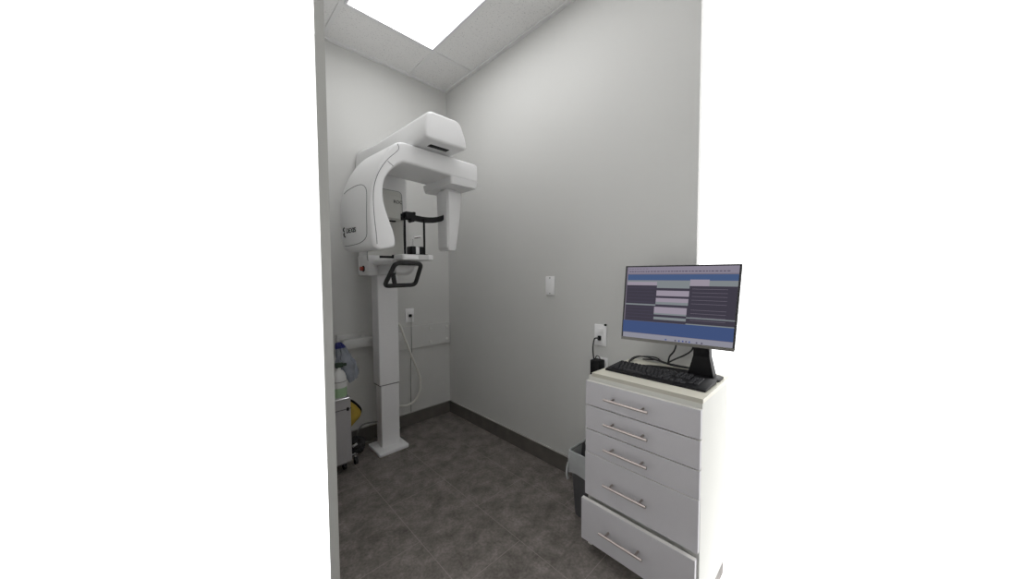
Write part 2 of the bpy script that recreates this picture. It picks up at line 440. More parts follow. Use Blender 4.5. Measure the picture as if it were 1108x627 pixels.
# rotating C-arm: x/z outline pushed through the depth, edges rounded
outer = catmull([(-.985, 1.318), (-1.018, 1.336), (-1.030, 1.40), (-1.034, 1.50), (-1.026, 1.59), (-1.002, 1.672), (-.962, 1.748),
                 (-.915, 1.808), (-.868, 1.846), (-.815, 1.861), (-.74, 1.860)], 5)
right = [(-.36, 1.854), (-.346, 1.849), (-.341, 1.840), (-.341, 1.760), (-.346, 1.750)]
inner = catmull([(-.53, 1.752), (-.78, 1.762), (-.832, 1.748), (-.872, 1.712), (-.905, 1.665), (-.917, 1.61), (-.912, 1.54), (-.890, 1.47),
                 (-.868, 1.41), (-.861, 1.365), (-.868, 1.338), (-.90, 1.326)], 5)
prof = [tuple(p) for p in outer] + right + [tuple(p) for p in inner]
clean = []
for p in prof:
    p = (p[0], p[1]) if not hasattr(p, 'x') else (p.x, p.y)
    if not clean or (Vector(clean[-1]) - Vector(p)).length > .004: clean.append(p)
NOUT = max(i for i, p in enumerate(clean) if p[1] > 1.855 and p[0] < -.5)
def flare(x): return .052 * max(0.0, min(1.0, (-.80 - x) / .2))
front = [Vector((p[0] + (flare(p[0]) if i <= NOUT or p[1] < 1.32 else 0), p[1])) for i, p in enumerate(clean)]
bm = bmesh.new(); prism(bm, front, 'y', -.85, -.575, .016, 4, pts2=[Vector(p) for p in clean])
ca = obj('rotating_arm', bm, 'plastic', xr, 50)
# cover outline on the outer side (follows the curved cheek)
def cheek_x(z):
    best = None
    for a_, b_ in zip(outer[:-1], outer[1:]):
        lo, hi = sorted((a_[1], b_[1]))
        if lo <= z <= hi and abs(b_[1] - a_[1]) > 1e-6:
            tt = (z - a_[1]) / (b_[1] - a_[1]); x = a_[0] + tt * (b_[0] - a_[0])
            best = x if best is None else min(best, x)
    return best if best is not None else -1.03
def cheek(y, z):
    x = cheek_x(z); return x + flare(x) * (-.575 - y) / .275
sp = catmull([(-.602, 1.615), (-.625, 1.627), (-.693, 1.641), (-.751, 1.638), (-.796, 1.613), (-.817, 1.573), (-.822, 1.504), (-.816, 1.417),
              (-.800, 1.378), (-.738, 1.355), (-.640, 1.347), (-.600, 1.347)], 6)
bm = bmesh.new(); tube(bm, [(cheek(p.x, p.y) - .0004, p.x, p.y) for p in sp], .0014, 6)
obj('cover_seam', bm, 'seam', ca)
s2 = catmull([(-.842, 1.845), (-.838, 1.816), (-.895, 1.754), (-.938, 1.685), (-.961, 1.615), (-.966, 1.541), (-.962, 1.461), (-.955, 1.387), (-.953, 1.345)], 6)
bm = bmesh.new(); tube(bm, [(p.x, -.8502, p.y) for p in s2], .0013, 6); tube(bm, [(-.893, -.8502, 1.748), (-.866, -.8502, 1.730)], .0012, 6)
obj('cover_seam', bm, 'seam', ca)
def onc(y, z): return (cheek(y, z) - .0012, y, z)
text_part('lettering', 'DEXIS', .034, onc(-.634, 1.410), (.048, -.275, 0), (0, 0, 1), 'ink', ca, .0012)
bm = bmesh.new()
tube(bm, catmull([onc(-.622, 1.438), onc(-.613, 1.435), onc(-.610, 1.425), onc(-.617, 1.419)], 5), .0032, 6)
tube(bm, catmull([onc(-.617, 1.412), onc(-.610, 1.406), onc(-.613, 1.396), onc(-.622, 1.392)], 5), .0032, 6)
obj('emblem', bm, 'ink', ca)
# collimator on the inner side of the tube head
bm = bmesh.new(); prism(bm, rounded_poly([(-.905, 1.375), (-.900, 1.52), (-.872, 1.475), (-.848, 1.395), (-.850, 1.365)], .012), 'y', -.80, -.63, .012, 3)
col_ = obj('collimator', bm, 'plastic', ca)
bm = bmesh.new(); prism(bm, [(-.872, 1.477), (-.860, 1.44), (-.856, 1.442), (-.868, 1.481)], 'y', -.79, -.74, .002); obj('window', bm, 'greyplastic', col_)
# sensor mount and sensor
bm = bmesh.new()
sm = [(-.534, -.852), (-.534, -.535), (-.50, -.522), (-.42, -.520), (-.372, -.56), (-.342, -.66), (-.341, -.852)]
b = bmesh.new()
prism(b, rounded_poly(sm, .015), 'z', 1.712, 1.752, .0)
for v in b.verts:
    if v.co.z < 1.73:
        v.co.x = -.437 + (v.co.x + .437) * .93; v.co.y = -.69 + (v.co.y + .69) * .95
merge(bm, b)
smo = obj('sensor_mount', bm, 'plastic', ca, 35)
bm = bmesh.new(); lathe(bm, [(.042, 1.700), (.050, 1.706), (.050, 1.714)], -.445, -.69, 28); obj('swivel', bm, 'greyplastic', smo)
bm = bmesh.new()
b = bmesh.new(); secs = []
for z, xa, xb, ya, yb in ((1.708, -.488, -.392, -.742, -.640), (1.690, -.492, -.388, -.760, -.624), (1.55, -.490, -.398, -.757, -.626), (1.36, -.488, -.424, -.752, -.632), (1.346, -.484, -.428, -.748, -.636)):
    pl = rounded_poly([(xa, ya), (xb, ya + .01), (xb, yb), (xa, yb)], .014, 4)
    secs.append([b.verts.new((p.x, p.y, z)) for p in pl])
n = len(secs[0])
for A, B in zip(secs[:-1], secs[1:]):
    for k in range(n): b.faces.new((A[k], A[(k + 1) % n], B[(k + 1) % n], B[k]))
b.faces.new(secs[0]); b.faces.new(secs[-1][::-1]); bmesh.ops.recalc_face_normals(b, faces=b.faces)
merge(bm, b)
se = obj('sensor_head', bm, 'plastic', ca, 40)
bm = bmesh.new(); box(bm, -.4945, -.488, -.745, -.645, 1.36, 1.68, .002); obj('sensor_face', bm, 'plastic', se)

# patient support: arm, chin tray, bite post, head rest, handles
bm = bmesh.new()
pl = rounded_poly([(-.755, -.25), (-.775, -.40), (-.74, -.62), (-.60, -.62), (-.575, -.40), (-.57, -.25)], .05, 6)
prism(bm, pl, 'z', 1.262, 1.296, .012, 3)
prism(bm, [(-.25, 1.265), (-.25, 1.198), (-.45, 1.198), (-.50, 1.212), (-.55, 1.265)], 'x', -.715, -.590, .012, 3)
sa = obj('support_arm', bm, 'plastic', xr, 45)
bm = bmesh.new(); tube(bm, [(-.80, -.50, 1.305), (-.735, -.52, 1.305)], .0065, 8); cyl(bm, (-.725, -.52, 1.294), (-.725, -.52, 1.318), .009, 10)
tube(bm, [(-.735, -.52, 1.305), (-.705, -.54, 1.303)], .008, 8)
obj('lever', bm, 'black', sa)
bm = bmesh.new()
prism(bm, rounded_poly([(-.762, -.718), (-.568, -.718), (-.562, -.60), (-.755, -.58)], .02, 5), 'z', 1.282, 1.313, .006, 3)
ct = obj('chin_tray', bm, 'plastic', xr)
bm = bmesh.new(); box(bm, -.668, -.604, -.7195, -.7165, 1.284, 1.311, .001); obj('tray_insert', bm, 'greyplastic', ct)
bm = bmesh.new()
prism(bm, rounded_poly([(-.715, -.70), (-.592, -.70), (-.592, -.63), (-.715, -.63)], .02, 4), 'z', 1.312, 1.317)
box(bm, -.698, -.672, -.70, -.635, 1.316, 1.360, .003); box(bm, -.648, -.624, -.70, -.635, 1.316, 1.360, .003)
ch = obj('chin_support', bm, 'black', ct)
bm = bmesh.new(); box(bm, -.673, -.647, -.694, -.64, 1.316, 1.357, .002); obj('chin_pad', bm, 'plastic', ch)
bm = bmesh.new(); tube(bm, catmull([(-.680, -.67, 1.355), (-.680, -.67, 1.395), (-.678, -.672, 1.408), (-.668, -.682, 1.412)], 5), .006, 8)
tube(bm, [(-.672, -.680, 1.412), (-.640, -.694, 1.417)], .007, 8)
obj('bite_rod', bm, 'chrome', ch)
hr = []
for x, zt in ((-.7335, 1.53), (-.6145, 1.52)):
    bm = bmesh.new(); cyl(bm, (x, -.69, 1.312), (x, -.69, zt), .0062, 10); hr.append(obj('support_rod', bm, 'black', ct))
bm = bmesh.new()
cp = catmull([(-.745, -.695, 1.523), (-.66, -.685, 1.520), (-.60, -.68, 1.519), (-.545, -.685, 1.524), (-.505, -.70, 1.536), (-.492, -.706, 1.545)], 5)
b = bmesh.new(); rg = []
for i, p in enumerate(cp):
    h_ = .0165 if i < len(cp) - 6 else .0165 - .0004 * (i - len(cp) + 6)
    rg.append([b.verts.new((p.x, p.y + dy, p.z + dz)) for dy, dz in ((-.008, -h_), (.008, -h_), (.008, h_), (-.008, h_))])
for A, B in zip(rg[:-1], rg[1:]):
    for k in range(4): b.faces.new((A[k], A[(k + 1) % 4], B[(k + 1) % 4], B[k]))
b.faces.new(rg[0]); b.faces.new(rg[-1][::-1]); bmesh.ops.recalc_face_normals(b, faces=b.faces)
bmesh.ops.bevel(b, geom=[e for e in b.edges if e.calc_face_angle(0) > 1], offset=.003, segments=2, affect='EDGES')
merge(bm, b)
hb_ = obj('head_rest_bar', bm, 'black', ct)
bm = bmesh.new(); box(bm, -.738, -.682, -.715, -.665, 1.508, 1.548, .004); box(bm, -.690, -.674, -.708, -.672, 1.520, 1.552, .003)
cyl(bm, (-.694, -.715, 1.503), (-.694, -.668, 1.503), .010, 12)
cyl(bm, (-.748, -.69, 1.500), (-.748, -.69, 1.535), .008, 10)
obj('clamp_block', bm, 'black', hb_)
# hand grip: closed loop below the tray
lp = rounded_poly([(-.795, -.700, 1.264), (-.640, -.700, 1.262), (-.630, -.600, 1.139), (-.818, -.600, 1.136)], .028, 6)
bm = bmesh.new(); tube(bm, lp, .0125, 10, closed=True)
tube(bm, [(-.755, -.60, 1.138), (-.765, -.60, 1.20), (-.745, -.58, 1.235)], .013, 10)
hg = obj('hand_grip', bm, 'rubber', xr)
bm = bmesh.new(); prism(bm, [(-.765, 1.284), (-.600, 1.284), (-.625, 1.258), (-.700, 1.212), (-.765, 1.210)], 'y', -.64, -.585, .006, 2)
obj('grip_mount', bm, 'greyplastic', xr)
# flexible duct loop behind the column
bm = bmesh.new()
tube(bm, catmull([(-.575, -.16, .87), (-.545, -.12, .86), (-.483, -.075, .815), (-.44, -.07, .70), (-.39, -.062, .575), (-.335, -.055, .44), (-.312, -.055, .36),
                  (-.325, -.055, .262), (-.37, -.055, .205), (-.43, -.06, .190), (-.52, -.10, .22), (-.58, -.16, .235)], 8), .0085, 10)
obj('power_cable', bm, 'cable_white', xr, label='white flexible power cable looping beside the column')
bm = bmesh.new(); tube(bm, catmull([(-.70, -.16, .18), (-.77, -.07, .15), (-.80, -.05, .08), (-.78, -.06, .03), (-.72, -.12, .03)], 6), .005, 8)
obj('foot_cable', bm, 'cable_grey', xr)
bm = bmesh.new(); tube(bm, [(-.60, -.15, .052), (-.515, -.09, .052)], .009, 8); obj('cable_stub', bm, 'cable_white', xr)

# ------------------------------------------------------------------ backing boards on the back wall
def bolt_board(name, x0, x1, z0, z1, bolts, label):
    t = thing(name, ((x0 + x1) / 2, -.01, z0), label, 'wall board')
    bm = bmesh.new(); box(bm, x0, x1, -.021, -.0003, z0, z1, .002, 1); bd = obj('board', bm, 'board', t)
    for bx, bz in bolts:
        bm = bmesh.new(); cyl(bm, (bx, -.021, bz), (bx, -.0265, bz), .011, 12); cyl(bm, (bx, -.026, bz), (bx, -.030, bz), .006, 6); obj('bolt', bm, 'bolt', t)
bolt_board('backing_board', -.473, -.008, .616, .795, [(-.20, .762), (-.04, .758), (-.04, .652), (-.20, .652)],
           'grey painted board bolted to back wall right of the x-ray column, under the outlet')
bolt_board('backing_board', -.905, -.690, .618, .794, [(-.735, .765)],
           'grey painted board on back wall left of the x-ray column, behind the bracket')

# ------------------------------------------------------------------ cover plates and outlets
def plate_on_right(t, yc, zc, w=.070, h=.116, d=.007):
    bm = bmesh.new(); box(bm, -d, -.0003, yc - w / 2, yc + w / 2, zc - h / 2, zc + h / 2, .003, 2)
    return obj('cover_plate', bm, 'plate', t)
t = thing('blank_wall_plate', (-.004, -1.130, 1.070), 'blank white wall plate alone on the middle of the right wall', 'wall plate')
plate_on_right(t, -1.130, 1.128)
for z in (1.176, 1.080):
    bm = bmesh.new(); cyl(bm, (-.007, -1.130, z), (-.0085, -1.130, z), .0042, 10); obj('screw', bm, 'cable_grey', t)

t = thing('wall_outlet', (-.004, -1.483, .806), 'upper white outlet left of the monitor with a black cord plugged in', 'outlet')
plate_on_right(t, -1.483, .866, .074)
for z in (.890, .842):
    bm = bmesh.new(); box(bm, -.0095, -.006, -1.4995, -1.4665, z - .014, z + .014, .003, 2); obj('receptacle', bm, 'plate', t)
bm = bmesh.new(); box(bm, -.014, -.004, -1.52, -1.508, .920, .930, .002); obj('clip', bm, 'black', t)
t = thing('wall_outlet', (-.004, -1.492, .63), 'lower white outlet on the right wall, behind the black power adapter', 'outlet')
plate_on_right(t, -1.492, .688, .072)
bm = bmesh.new(); box(bm, -.0095, -.006, -1.5085, -1.4755, .694, .722, .003, 2); obj('receptacle', bm, 'plate', t)

t = thing('power_adapter', (-.03, -1.487, .665), 'black plug-in power adapter with a cord beside the worktop corner', 'power adapter')
bm = bmesh.new(); box(bm, -.066, -.0097, -1.514, -1.456, .655, .738, .006, 3); obj('body', bm, 'black', t)
bm = bmesh.new(); tube(bm, catmull([(-.022, -1.483, .850), (-.034, -1.478, .853), (-.040, -1.466, .845), (-.040, -1.458, .80), (-.036, -1.459, .75), (-.034, -1.462, .736)], 8), .0036, 8)
tube(bm, catmull([(-.034, -1.466, .736), (-.03, -1.476, .755), (-.03, -1.490, .752), (-.034, -1.50, .737)], 6), .0024, 8)
obj('cord', bm, 'cable_black', t)
bm = bmesh.new(); box(bm, -.024, -.0097, -1.492, -1.474, .838, .864, .004, 2); obj('plug', bm, 'black', t)

t = thing('wall_outlet', (-.369, -.004, .822), 'white wall outlet on the back wall right of the x-ray column', 'outlet')
bm = bmesh.new(); box(bm, -.405, -.333, -.007, -.0003, .824, .934, .003, 2); obj('cover_plate', bm, 'plate', t)
for z in (.903, .858):
    bm = bmesh.new(); box(bm, -.3855, -.3525, -.0095, -.006, z - .014, z + .014, .003, 2); obj('receptacle', bm, 'plate', t)
t = thing('hanging_cable', (-.372, -.02, .15), 'thin grey cord hanging straight down the back wall from the outlet', 'cable')
bm = bmesh.new(); box(bm, -.382, -.360, -.030, -.0097, .868, .890, .005, 2); obj('plug', bm, 'black', t)
bm = bmesh.new(); tube(bm, catmull([(-.371, -.030, .876), (-.371, -.036, .868), (-.371, -.036, .84), (-.372, -.034, .80), (-.372, -.034, .60), (-.373, -.014, .50), (-.374, -.010, .30), (-.374, -.010, .145), (-.374, -.009, HB + .006)], 6), .0022, 6)
obj('cord', bm, 'cable_grey', t)

# ------------------------------------------------------------------ cabinet with drawers
CY0, CY1 = -1.641, -2.086
t = thing('drawer_cabinet', (-.21, (CY0 + CY1) / 2, 0), 'grey-white cabinet of five drawers with steel bar handles, bottom drawer ajar', 'cabinet')
bm = bmesh.new()
box(bm, -.362, -.04, CY1, CY1 + .018, .0, .757)                      # right side
box(bm, -.362, -.04, CY0 - .018, CY0, .0, .757)                      # left side
box(bm, -.058, -.04, CY1 + .018, CY0 - .018, .0, .757)               # back
box(bm, -.362, -.058, CY1 + .018, CY0 - .018, .06, .075)             # bottom
box(bm, -.362, -.342, CY1 + .018, CY0 - .018, .735, .757)            # front rail
box(bm, -.345, -.330, CY1 + .018, CY0 - .018, .0, .06)               # plinth
box(bm, -.36, -.35, CY1 + .018, CY0 - .018, .075, .24)               # inner face behind the open drawer
obj('body', bm, 'carcass', t, 0)
bm = bmesh.new()
cpts = [(-.3625, -1.656), (-.3625, CY1 - .002), (-.003, CY1 - .002), (-.003, -1.690), (-.012, -1.672), (-.040, -1.662)]
prism(bm, cpts, 'z', .757, .772)
b = bmesh.new(); box(b, -.3645, -.3625, CY1 - .002, -1.656, .757, .7715); merge(bm, b, 1)
obj('worktop', bm, ['counter', 'counter_edge'], t, 0)
zs = [.738, .634, .529, .425, .236]
fronts = [(.636, .738, -.380), (.531, .632, -.380), (.427, .527, -.380), (.238, .4255, -.3825), (.052, .232, -.410)]
hz = [.688, .5845, .4795, .3325, .145]
def bar_handle(xf, yc, zc, parent, tilt=0):
    bm = bmesh.new()
    xb = xf - .030
    tube(bm, [(xb, yc + .0895, zc + tilt), (xb, yc - .0895, zc - tilt)], .0052, 12)
    for s in (1, -1):
        cyl(bm, (xf + .0005, yc + s * .062, zc + s * tilt * .7), (xb, yc + s * .062, zc + s * tilt * .7), .0042, 10)
    return obj('handle', bm, 'steel', parent)
for (z0, z1, xf), zc in zip(fronts, hz):
    bm = bmesh.new()
    y0d = CY0 + .004; y1d = CY1
    box(bm, xf, xf + .0175, y1d, y0d, z0, z1, .0008, 1)
    for f in bm.faces:
        f.material_index = 1 if f.normal.z > .9 else 0
    if xf < -.40:
        b = bmesh.new(); box(b, xf + .0175, -.364, CY1 + .02, CY0 - .02, z0 + .02, z1 - .03); merge(bm, b, 0)
    dr = obj('drawer', bm, ['laminate', 'edge'], t, 0)
    bar_handle(xf, -1.829, zc, dr)

# ------------------------------------------------------------------ monitor
MD = Vector((.14, -.99, 0)).normalized(); MN = Vector((-.99, -.14, 0)).normalized()
MO = Vector((-.1845, -1.7165, 0))
WM = .43
tl = .018     # backward lean between bottom and top
def mp(s, z, off=0.0):
    return MO + MD * (s - (1.232 - z) / .33 * .018) + MN * off + Vector((0, 0, z))
mon = thing('computer_monitor', (-.10, -1.95, .7722), 'flat black-framed computer monitor showing blue and dark form windows on the cabinet', 'monitor')
def mbox(bm, s0, s1, z0, z1, o0, o1, mi=0, bev=0):
    b = bmesh.new()
    vs = [b.verts.new(mp(s, z, o)) for s in (s0, s1) for o in (o0, o1) for z in (z0, z1)]
    for f in ((0, 1, 3, 2), (4, 6, 7, 5), (0, 4, 5, 1), (2, 3, 7, 6), (0, 2, 6, 4), (1, 5, 7, 3)): b.faces.new([vs[i] for i in f])
    bmesh.ops.recalc_face_normals(b, faces=b.faces)
    if bev: bmesh.ops.bevel(b, geom=b.edges[:], offset=bev, segments=2, affect='EDGES')
    merge(bm, b, mi)
ZB, ZT = .901, 1.2325
bm = bmesh.new(); mbox(bm, .0, WM, ZB, ZT, -.030, -.003, bev=.004); mbox(bm, .08, WM - .08, ZB + .06, ZT - .06, -.055, -.028, bev=.008); obj('housing', bm, 'bezel', mon)
bm = bmesh.new(); mbox(bm, 0, .007, ZB + .013, ZT, -.004, .0015); mbox(bm, WM - .007, WM, ZB + .013, ZT, -.004, .0015); mbox(bm, .007, WM - .007, ZT - .0055, ZT, -.004, .0015)
obj('bezel', bm, 'bezel', mon, 0)
bm = bmesh.new(); mbox(bm, 0, WM, ZB, ZB + .013, -.004, .002); obj('bottom_bezel', bm, 'bezel_grey', mon, 0, label='grey lower bezel strip')
SCOL = {'lilac': (.33, .30, .38), 'blue': (.085, .14, .29), 'grey': (.29, .32, .34), 'dark': (.070, .063, .088), 'field': (.43, .38, .46),
        'deep': (.072, .115, .27), 'bar': (.36, .36, .43), 'ink': (.10, .09, .14), 'icon': (.06, .10, .34), 'strip': (.24, .21, .27)}
SK = list(SCOL)
for k in SK: M['screen_' + k] = emit('screen_' + k, SCOL[k], 0.72)
bm = bmesh.new()
layer = [0.0004]
def sq(c, s0, s1, z0, z1):
    layer[0] += .000015
    b = bmesh.new(); vs = [b.verts.new(mp(s, z, layer[0])) for s, z in ((s0, z0), (s1, z0), (s1, z1), (s0, z1))]
    b.faces.new(vs); merge(bm, b, SK.index(c))
SR = WM - .007
sq('strip', .007, SR, ZB + .013, ZT - .0055)
sq('lilac', .012, SR, 1.197, ZT - .0055)
# toolbar lettering and menu
y_ = 1.2055
s_ = .018
while s_ < SR - .03:
    w_ = random.uniform(.006, .013)
    sq('ink', s_, s_ + w_ * .8, y_, y_ + .0035); s_ += w_ + random.uniform(.001, .003)
s_ = .016
while s_ < .10:
    w_ = random.uniform(.005, .010); sq('strip', s_, s_ + w_, 1.2175, 1.2205); s_ += w_ + .004
sq('strip', .012, SR, 1.1965, 1.1985)
sq('blue', .0127, SR, 1.170, 1.1945)
sq('grey', .012, SR, 1.144, 1.169)
sq('field', .013, .1375, 1.1475, 1.163)
sq('dark', .0105, SR, .9905, 1.1475)
sq('grey', .1377, .262, 1.137, 1.168)
sq('field', .2625, .33, 1.1475, 1.1735)
sq('field', .1375, .262, 1.1035, 1.1265)
sq('field', .1368, .2612, 1.078, 1.0945); sq('grey', .1366, .2610, 1.067, 1.078)
sq('grey', .0096, .1366, 1.0605, 1.0665)
sq('field', .1325, .2580, 1.030, 1.0565); sq('grey', .1325, .2575, 1.0235, 1.030)
sq('grey', .2575, SR, 1.0155, 1.020); sq('grey', .1327, .2575, 1.002, 1.0135); sq('grey', .2575, SR, .989, .994)
for z in (1.135, 1.120, 1.105, 1.090, 1.075, 1.050, 1.036, 1.022, 1.008):
    sq('ink', .014, .13, z, z + .0012); sq('strip', .272, SR - .03, z, z + .0012)
sq('deep', .0045, SR, .9365, .990)
sq('bar', .007, SR, ZB + .013, .9365)
sq('strip', .007, SR, .9355, .9370)
for s in (.185, .222, .236, .250, .262, .274, .300, .318):
    sq('icon' if s in (.185, .236, .250, .274) else 'ink', s, s + .0055, ZB + .0155, ZB + .0215)
obj('screen', bm, ['screen_' + k for k in SK], mon, 0, label='lit screen with blue bands and dark form fields')
# stand
bm = bmesh.new()
bp_ = [(-.135, -1.765), (-.095, -1.785), (-.068, -1.86), (-.055, -1.94), (-.048, -2.0), (-.048, -2.06), (-.060, -2.078), (-.135, -2.078), (-.145, -1.93)]
prism(bm, rounded_poly(bp_, .02), 'z', .7722, .781, .003, 2); obj('base', bm, 'black', mon)
bm = bmesh.new()
b = bmesh.new(); pr = []
for z, hw, d0, d1, cx, cy in ((.780, .048, .030, .0, -.100, -2.006), (.86, .030, .022, .0, -.100, -2.008), (.93, .028, .018, .0, -.112, -2.010), (1.05, .028, .012, .0, -.118, -2.010)):
    pr.append([b.verts.new((cx + dx, cy + dy, z)) for dx, dy in ((-.012, -hw), (d0, -hw), (d0, hw), (-.012, hw))])
for A, B in zip(pr[:-1], pr[1:]):
    for k in range(4): b.faces.new((A[k], A[(k + 1) % 4], B[(k + 1) % 4], B[k]))
b.faces.new(pr[0]); b.faces.new(pr[-1][::-1]); bmesh.ops.recalc_face_normals(b, faces=b.faces)
merge(bm, b); obj('neck', bm, 'black', mon, 0)

t = thing('monitor_cables', (-.07, -1.84, .7722), 'tangle of thin black cables lying on the worktop behind the keyboard', 'cables')
bm = bmesh.new()
for P in ([(-0.090, -1.688, 0.777), (-0.040, -1.688, 0.786), (-0.020, -1.713, 0.793), (-0.020, -1.768, 0.792), (-0.040, -1.838, 0.786), (-0.060, -1.893, 0.786), (-0.065, -1.948, 0.788)],
          [(-0.095, -1.693, 0.777), (-0.025, -1.703, 0.789), (-0.012, -1.748, 0.796), (-0.015, -1.788, 0.798), (-0.040, -1.823, 0.792), (-0.063, -1.863, 0.792), (-0.065, -1.888, 0.795)],
          [(-0.015, -1.723, 0.780), (-0.012, -1.788, 0.786), (-0.025, -1.858, 0.783), (-0.040, -1.928, 0.786), (-0.050, -1.978, 0.790)]):
    tube(bm, catmull(P, 8), .0032, 8)
obj('cable', bm, 'cable_black', t)
bm = bmesh.new(); tube(bm, catmull([(-0.063, -1.860, 0.792), (-0.073, -1.870, 0.828), (-0.087, -1.893, 0.858), (-0.100, -1.906, 0.888), (-0.107, -1.910, 0.918)], 8), .0036, 8)
obj('cable', bm, 'cable_black', t)
bm = bmesh.new(); tube(bm, catmull([(-0.065, -1.863, 0.799), (-0.070, -1.893, 0.820), (-0.077, -1.933, 0.846), (-0.083, -1.963, 0.873), (-0.090, -1.973, 0.903)], 8), .0034, 8)
obj('cable', bm, 'cable_black', t)

# ------------------------------------------------------------------ keyboard
kb = thing('keyboard', (-.22, -1.875, .7722), 'black computer keyboard along the front of the cream worktop below the monitor', 'keyboard')
KX0, KX1, KY0, KY1 = -.290, -.150, -1.675, -2.075
bm = bmesh.new()
prism(bm, [(KX0, .7725), (KX1, .7725), (KX1, .787), (KX1 - .008, .788), (KX0 + .018, .782), (KX0 + .003, .779)], 'y', KY1, KY0, .003, 2)
obj('case', bm, 'black', kb)
def kz(x): return .782 + (x - KX0 - .018) / .114 * .006
rows = [(-0.164, [1] * 15), (-0.186, [1] * 13 + [2]), (-0.205, [1.5] + [1] * 12 + [1.5]), (-0.224, [1.75] + [1] * 11 + [2.25]),
        (-0.243, [2.25] + [1] * 10 + [2.75]), (-0.261, [1.25] * 3 + [6.25] + [1.25] * 4)]
def keycap(x, y, w, d=.0145):
    b = bmesh.new(); z = kz(x)
    bt = [(x - d / 2, y), (x + d / 2, y), (x + d / 2, y - w), (x - d / 2, y - w)]
    i_ = .0022
    tp = [(x - d / 2 + i_, y - i_), (x + d / 2 - i_ * .5, y - i_), (x + d / 2 - i_ * .5, y - w + i_), (x - d / 2 + i_, y - w + i_)]
    v0 = [b.verts.new((p[0], p[1], kz(p[0]) - .001)) for p in bt]; v1 = [b.verts.new((p[0], p[1], kz(p[0]) + .0055)) for p in tp]
    b.faces.new(v1)
    for k in range(4): b.faces.new((v0[k], v0[(k + 1) % 4], v1[(k + 1) % 4], v1[k]))
    bmesh.ops.recalc_face_normals(b, faces=b.faces)
    obj('key', b, 'key', kb, 0)
for x, ws in rows:
    y = KY0 - .008; tot = sum(ws); u = .252 / tot
    for w_ in ws:
        keycap(x, y - .001, u * w_ - .002); y -= u * w_
for x, k in ((-0.164, 3), (-0.186, 3), (-0.205, 3)):
    for i in range(k): keycap(x, KY0 - .268 - i * .0187, .0167)
keycap(-0.243, KY0 - .268 - .0187, .0167)
for i in range(3): keycap(-0.261, KY0 - .268 - i * .0187, .0167)
for x in (-0.186, -0.205, -0.224, -0.243):
    for i in range(2): keycap(x, KY0 - .330 - i * .0187, .0167)

# ------------------------------------------------------------------ waste bin with liner
t = thing('waste_bin', (-.165, -1.545, 0), 'dark grey waste bin with a clear bag liner between the wall and the cabinet', 'bin')
def rect_ring(cx, cy, hx, hy, r, n=5):
    return rounded_poly([(cx - hx, cy - hy), (cx + hx, cy - hy), (cx + hx, cy + hy), (cx - hx, cy + hy)], r, n)
bm = bmesh.new(); b = bmesh.new(); rg = []
cx, cy = -.163, -1.553
for z, hx, hy in ((.0, .095, .057), (.006, .098, .060), (.318, .119, .074), (.326, .122, .077), (.326, .116, .071), (.02, .094, .056)):
    rg.append([b.verts.new((p.x, p.y, z)) for p in rect_ring(cx, cy, hx, hy, .02)])
n = len(rg[0])
for A, B in zip(rg[:-1], rg[1:]):
    for k in range(n): b.faces.new((A[k], A[(k + 1) % n], B[(k + 1) % n], B[k]))
b.faces.new(rg[0][::-1]); b.faces.new(rg[-1]); bmesh.ops.recalc_face_normals(b, faces=b.faces)
merge(bm, b); obj('bin_body', bm, 'bin', t, 35)
bm = bmesh.new(); b = bmesh.new(); rg = []
prof_ = [(.10, .095, .058, 0), (.22, .107, .066, .002), (.322, .114, .070, .001), (.333, .120, .075, 0), (.332, .1245, .0795, 0), (.30, .1275, .0815, .002), (.262, .1255, .0815, .004), (.225, .1235, .0800, .006)]
for i, (z, hx, hy, am) in enumerate(prof_):
    ring = rounded_poly([(cx - hx, cy - hy), (cx + hx, cy - hy), (cx + hx, cy + hy), (cx - hx, cy + hy)], .02, 5)
    # subdivide for ruffles
    pts = []
    for a_, c_ in zip(ring, ring[1:] + ring[:1]):
        for k in range(4): pts.append(a_.lerp(c_, k / 4))
    row = []
    for j, p in enumerate(pts):
        d_ = (p - Vector((cx, cy))).normalized()
        nz = noise.noise(Vector((p.x * 55, p.y * 55, z * 14)))
        q = p + d_ * abs(nz) * am * 1.6
        row.append(b.verts.new((q.x, min(q.y, -1.46), z + (noise.noise(Vector((p.x * 30, p.y * 30, 5))) * .016 if i == len(prof_) - 1 else 0))))
    rg.append(row)
n = len(rg[0])
for A, B in zip(rg[:-1], rg[1:]):
    for k in range(n): b.faces.new((A[k], A[(k + 1) % n], B[(k + 1) % n], B[k]))
bmesh.ops.recalc_face_normals(b, faces=b.faces)
merge(bm, b)
tube(bm, catmull([(-.288, -1.478, .27), (-.292, -1.474, .24), (-.290, -1.472, .205), (-.286, -1.474, .185)], 5), .006, 6)
obj('bin_liner', bm, 'liner', t, 60)

# ------------------------------------------------------------------ gas cylinder on its trolley, bags and hose at the left
t = thing('cylinder_trolley', (-.975, -.31, 0), 'grey metal gas cylinder trolley with chrome caster leg beside the left wall', 'trolley')
bm = bmesh.new()
x0_, x1_, y0_, y1_ = -1.030, -.9345, -.366, -.262
b = bmesh.new(); rg = []
for z, g in ((.072, .012), (.085, 0), (.455, 0), (.470, -.002), (.470, .008), (.09, .008)):
    rg.append([b.verts.new((p.x, p.y, z)) for p in rect_ring((x0_ + x1_) / 2, (y0_ + y1_) / 2, (x1_ - x0_) / 2 - g, (y1_ - y0_) / 2 - g, .012)])
n = len(rg[0])
for A, B in zip(rg[:-1], rg[1:]):
    for k in range(n): b.faces.new((A[k], A[(k + 1) % n], B[(k + 1) % n], B[k]))
b.faces.new(rg[0][::-1]); b.faces.new(rg[-1]); bmesh.ops.recalc_face_normals(b, faces=b.faces); merge(bm, b)
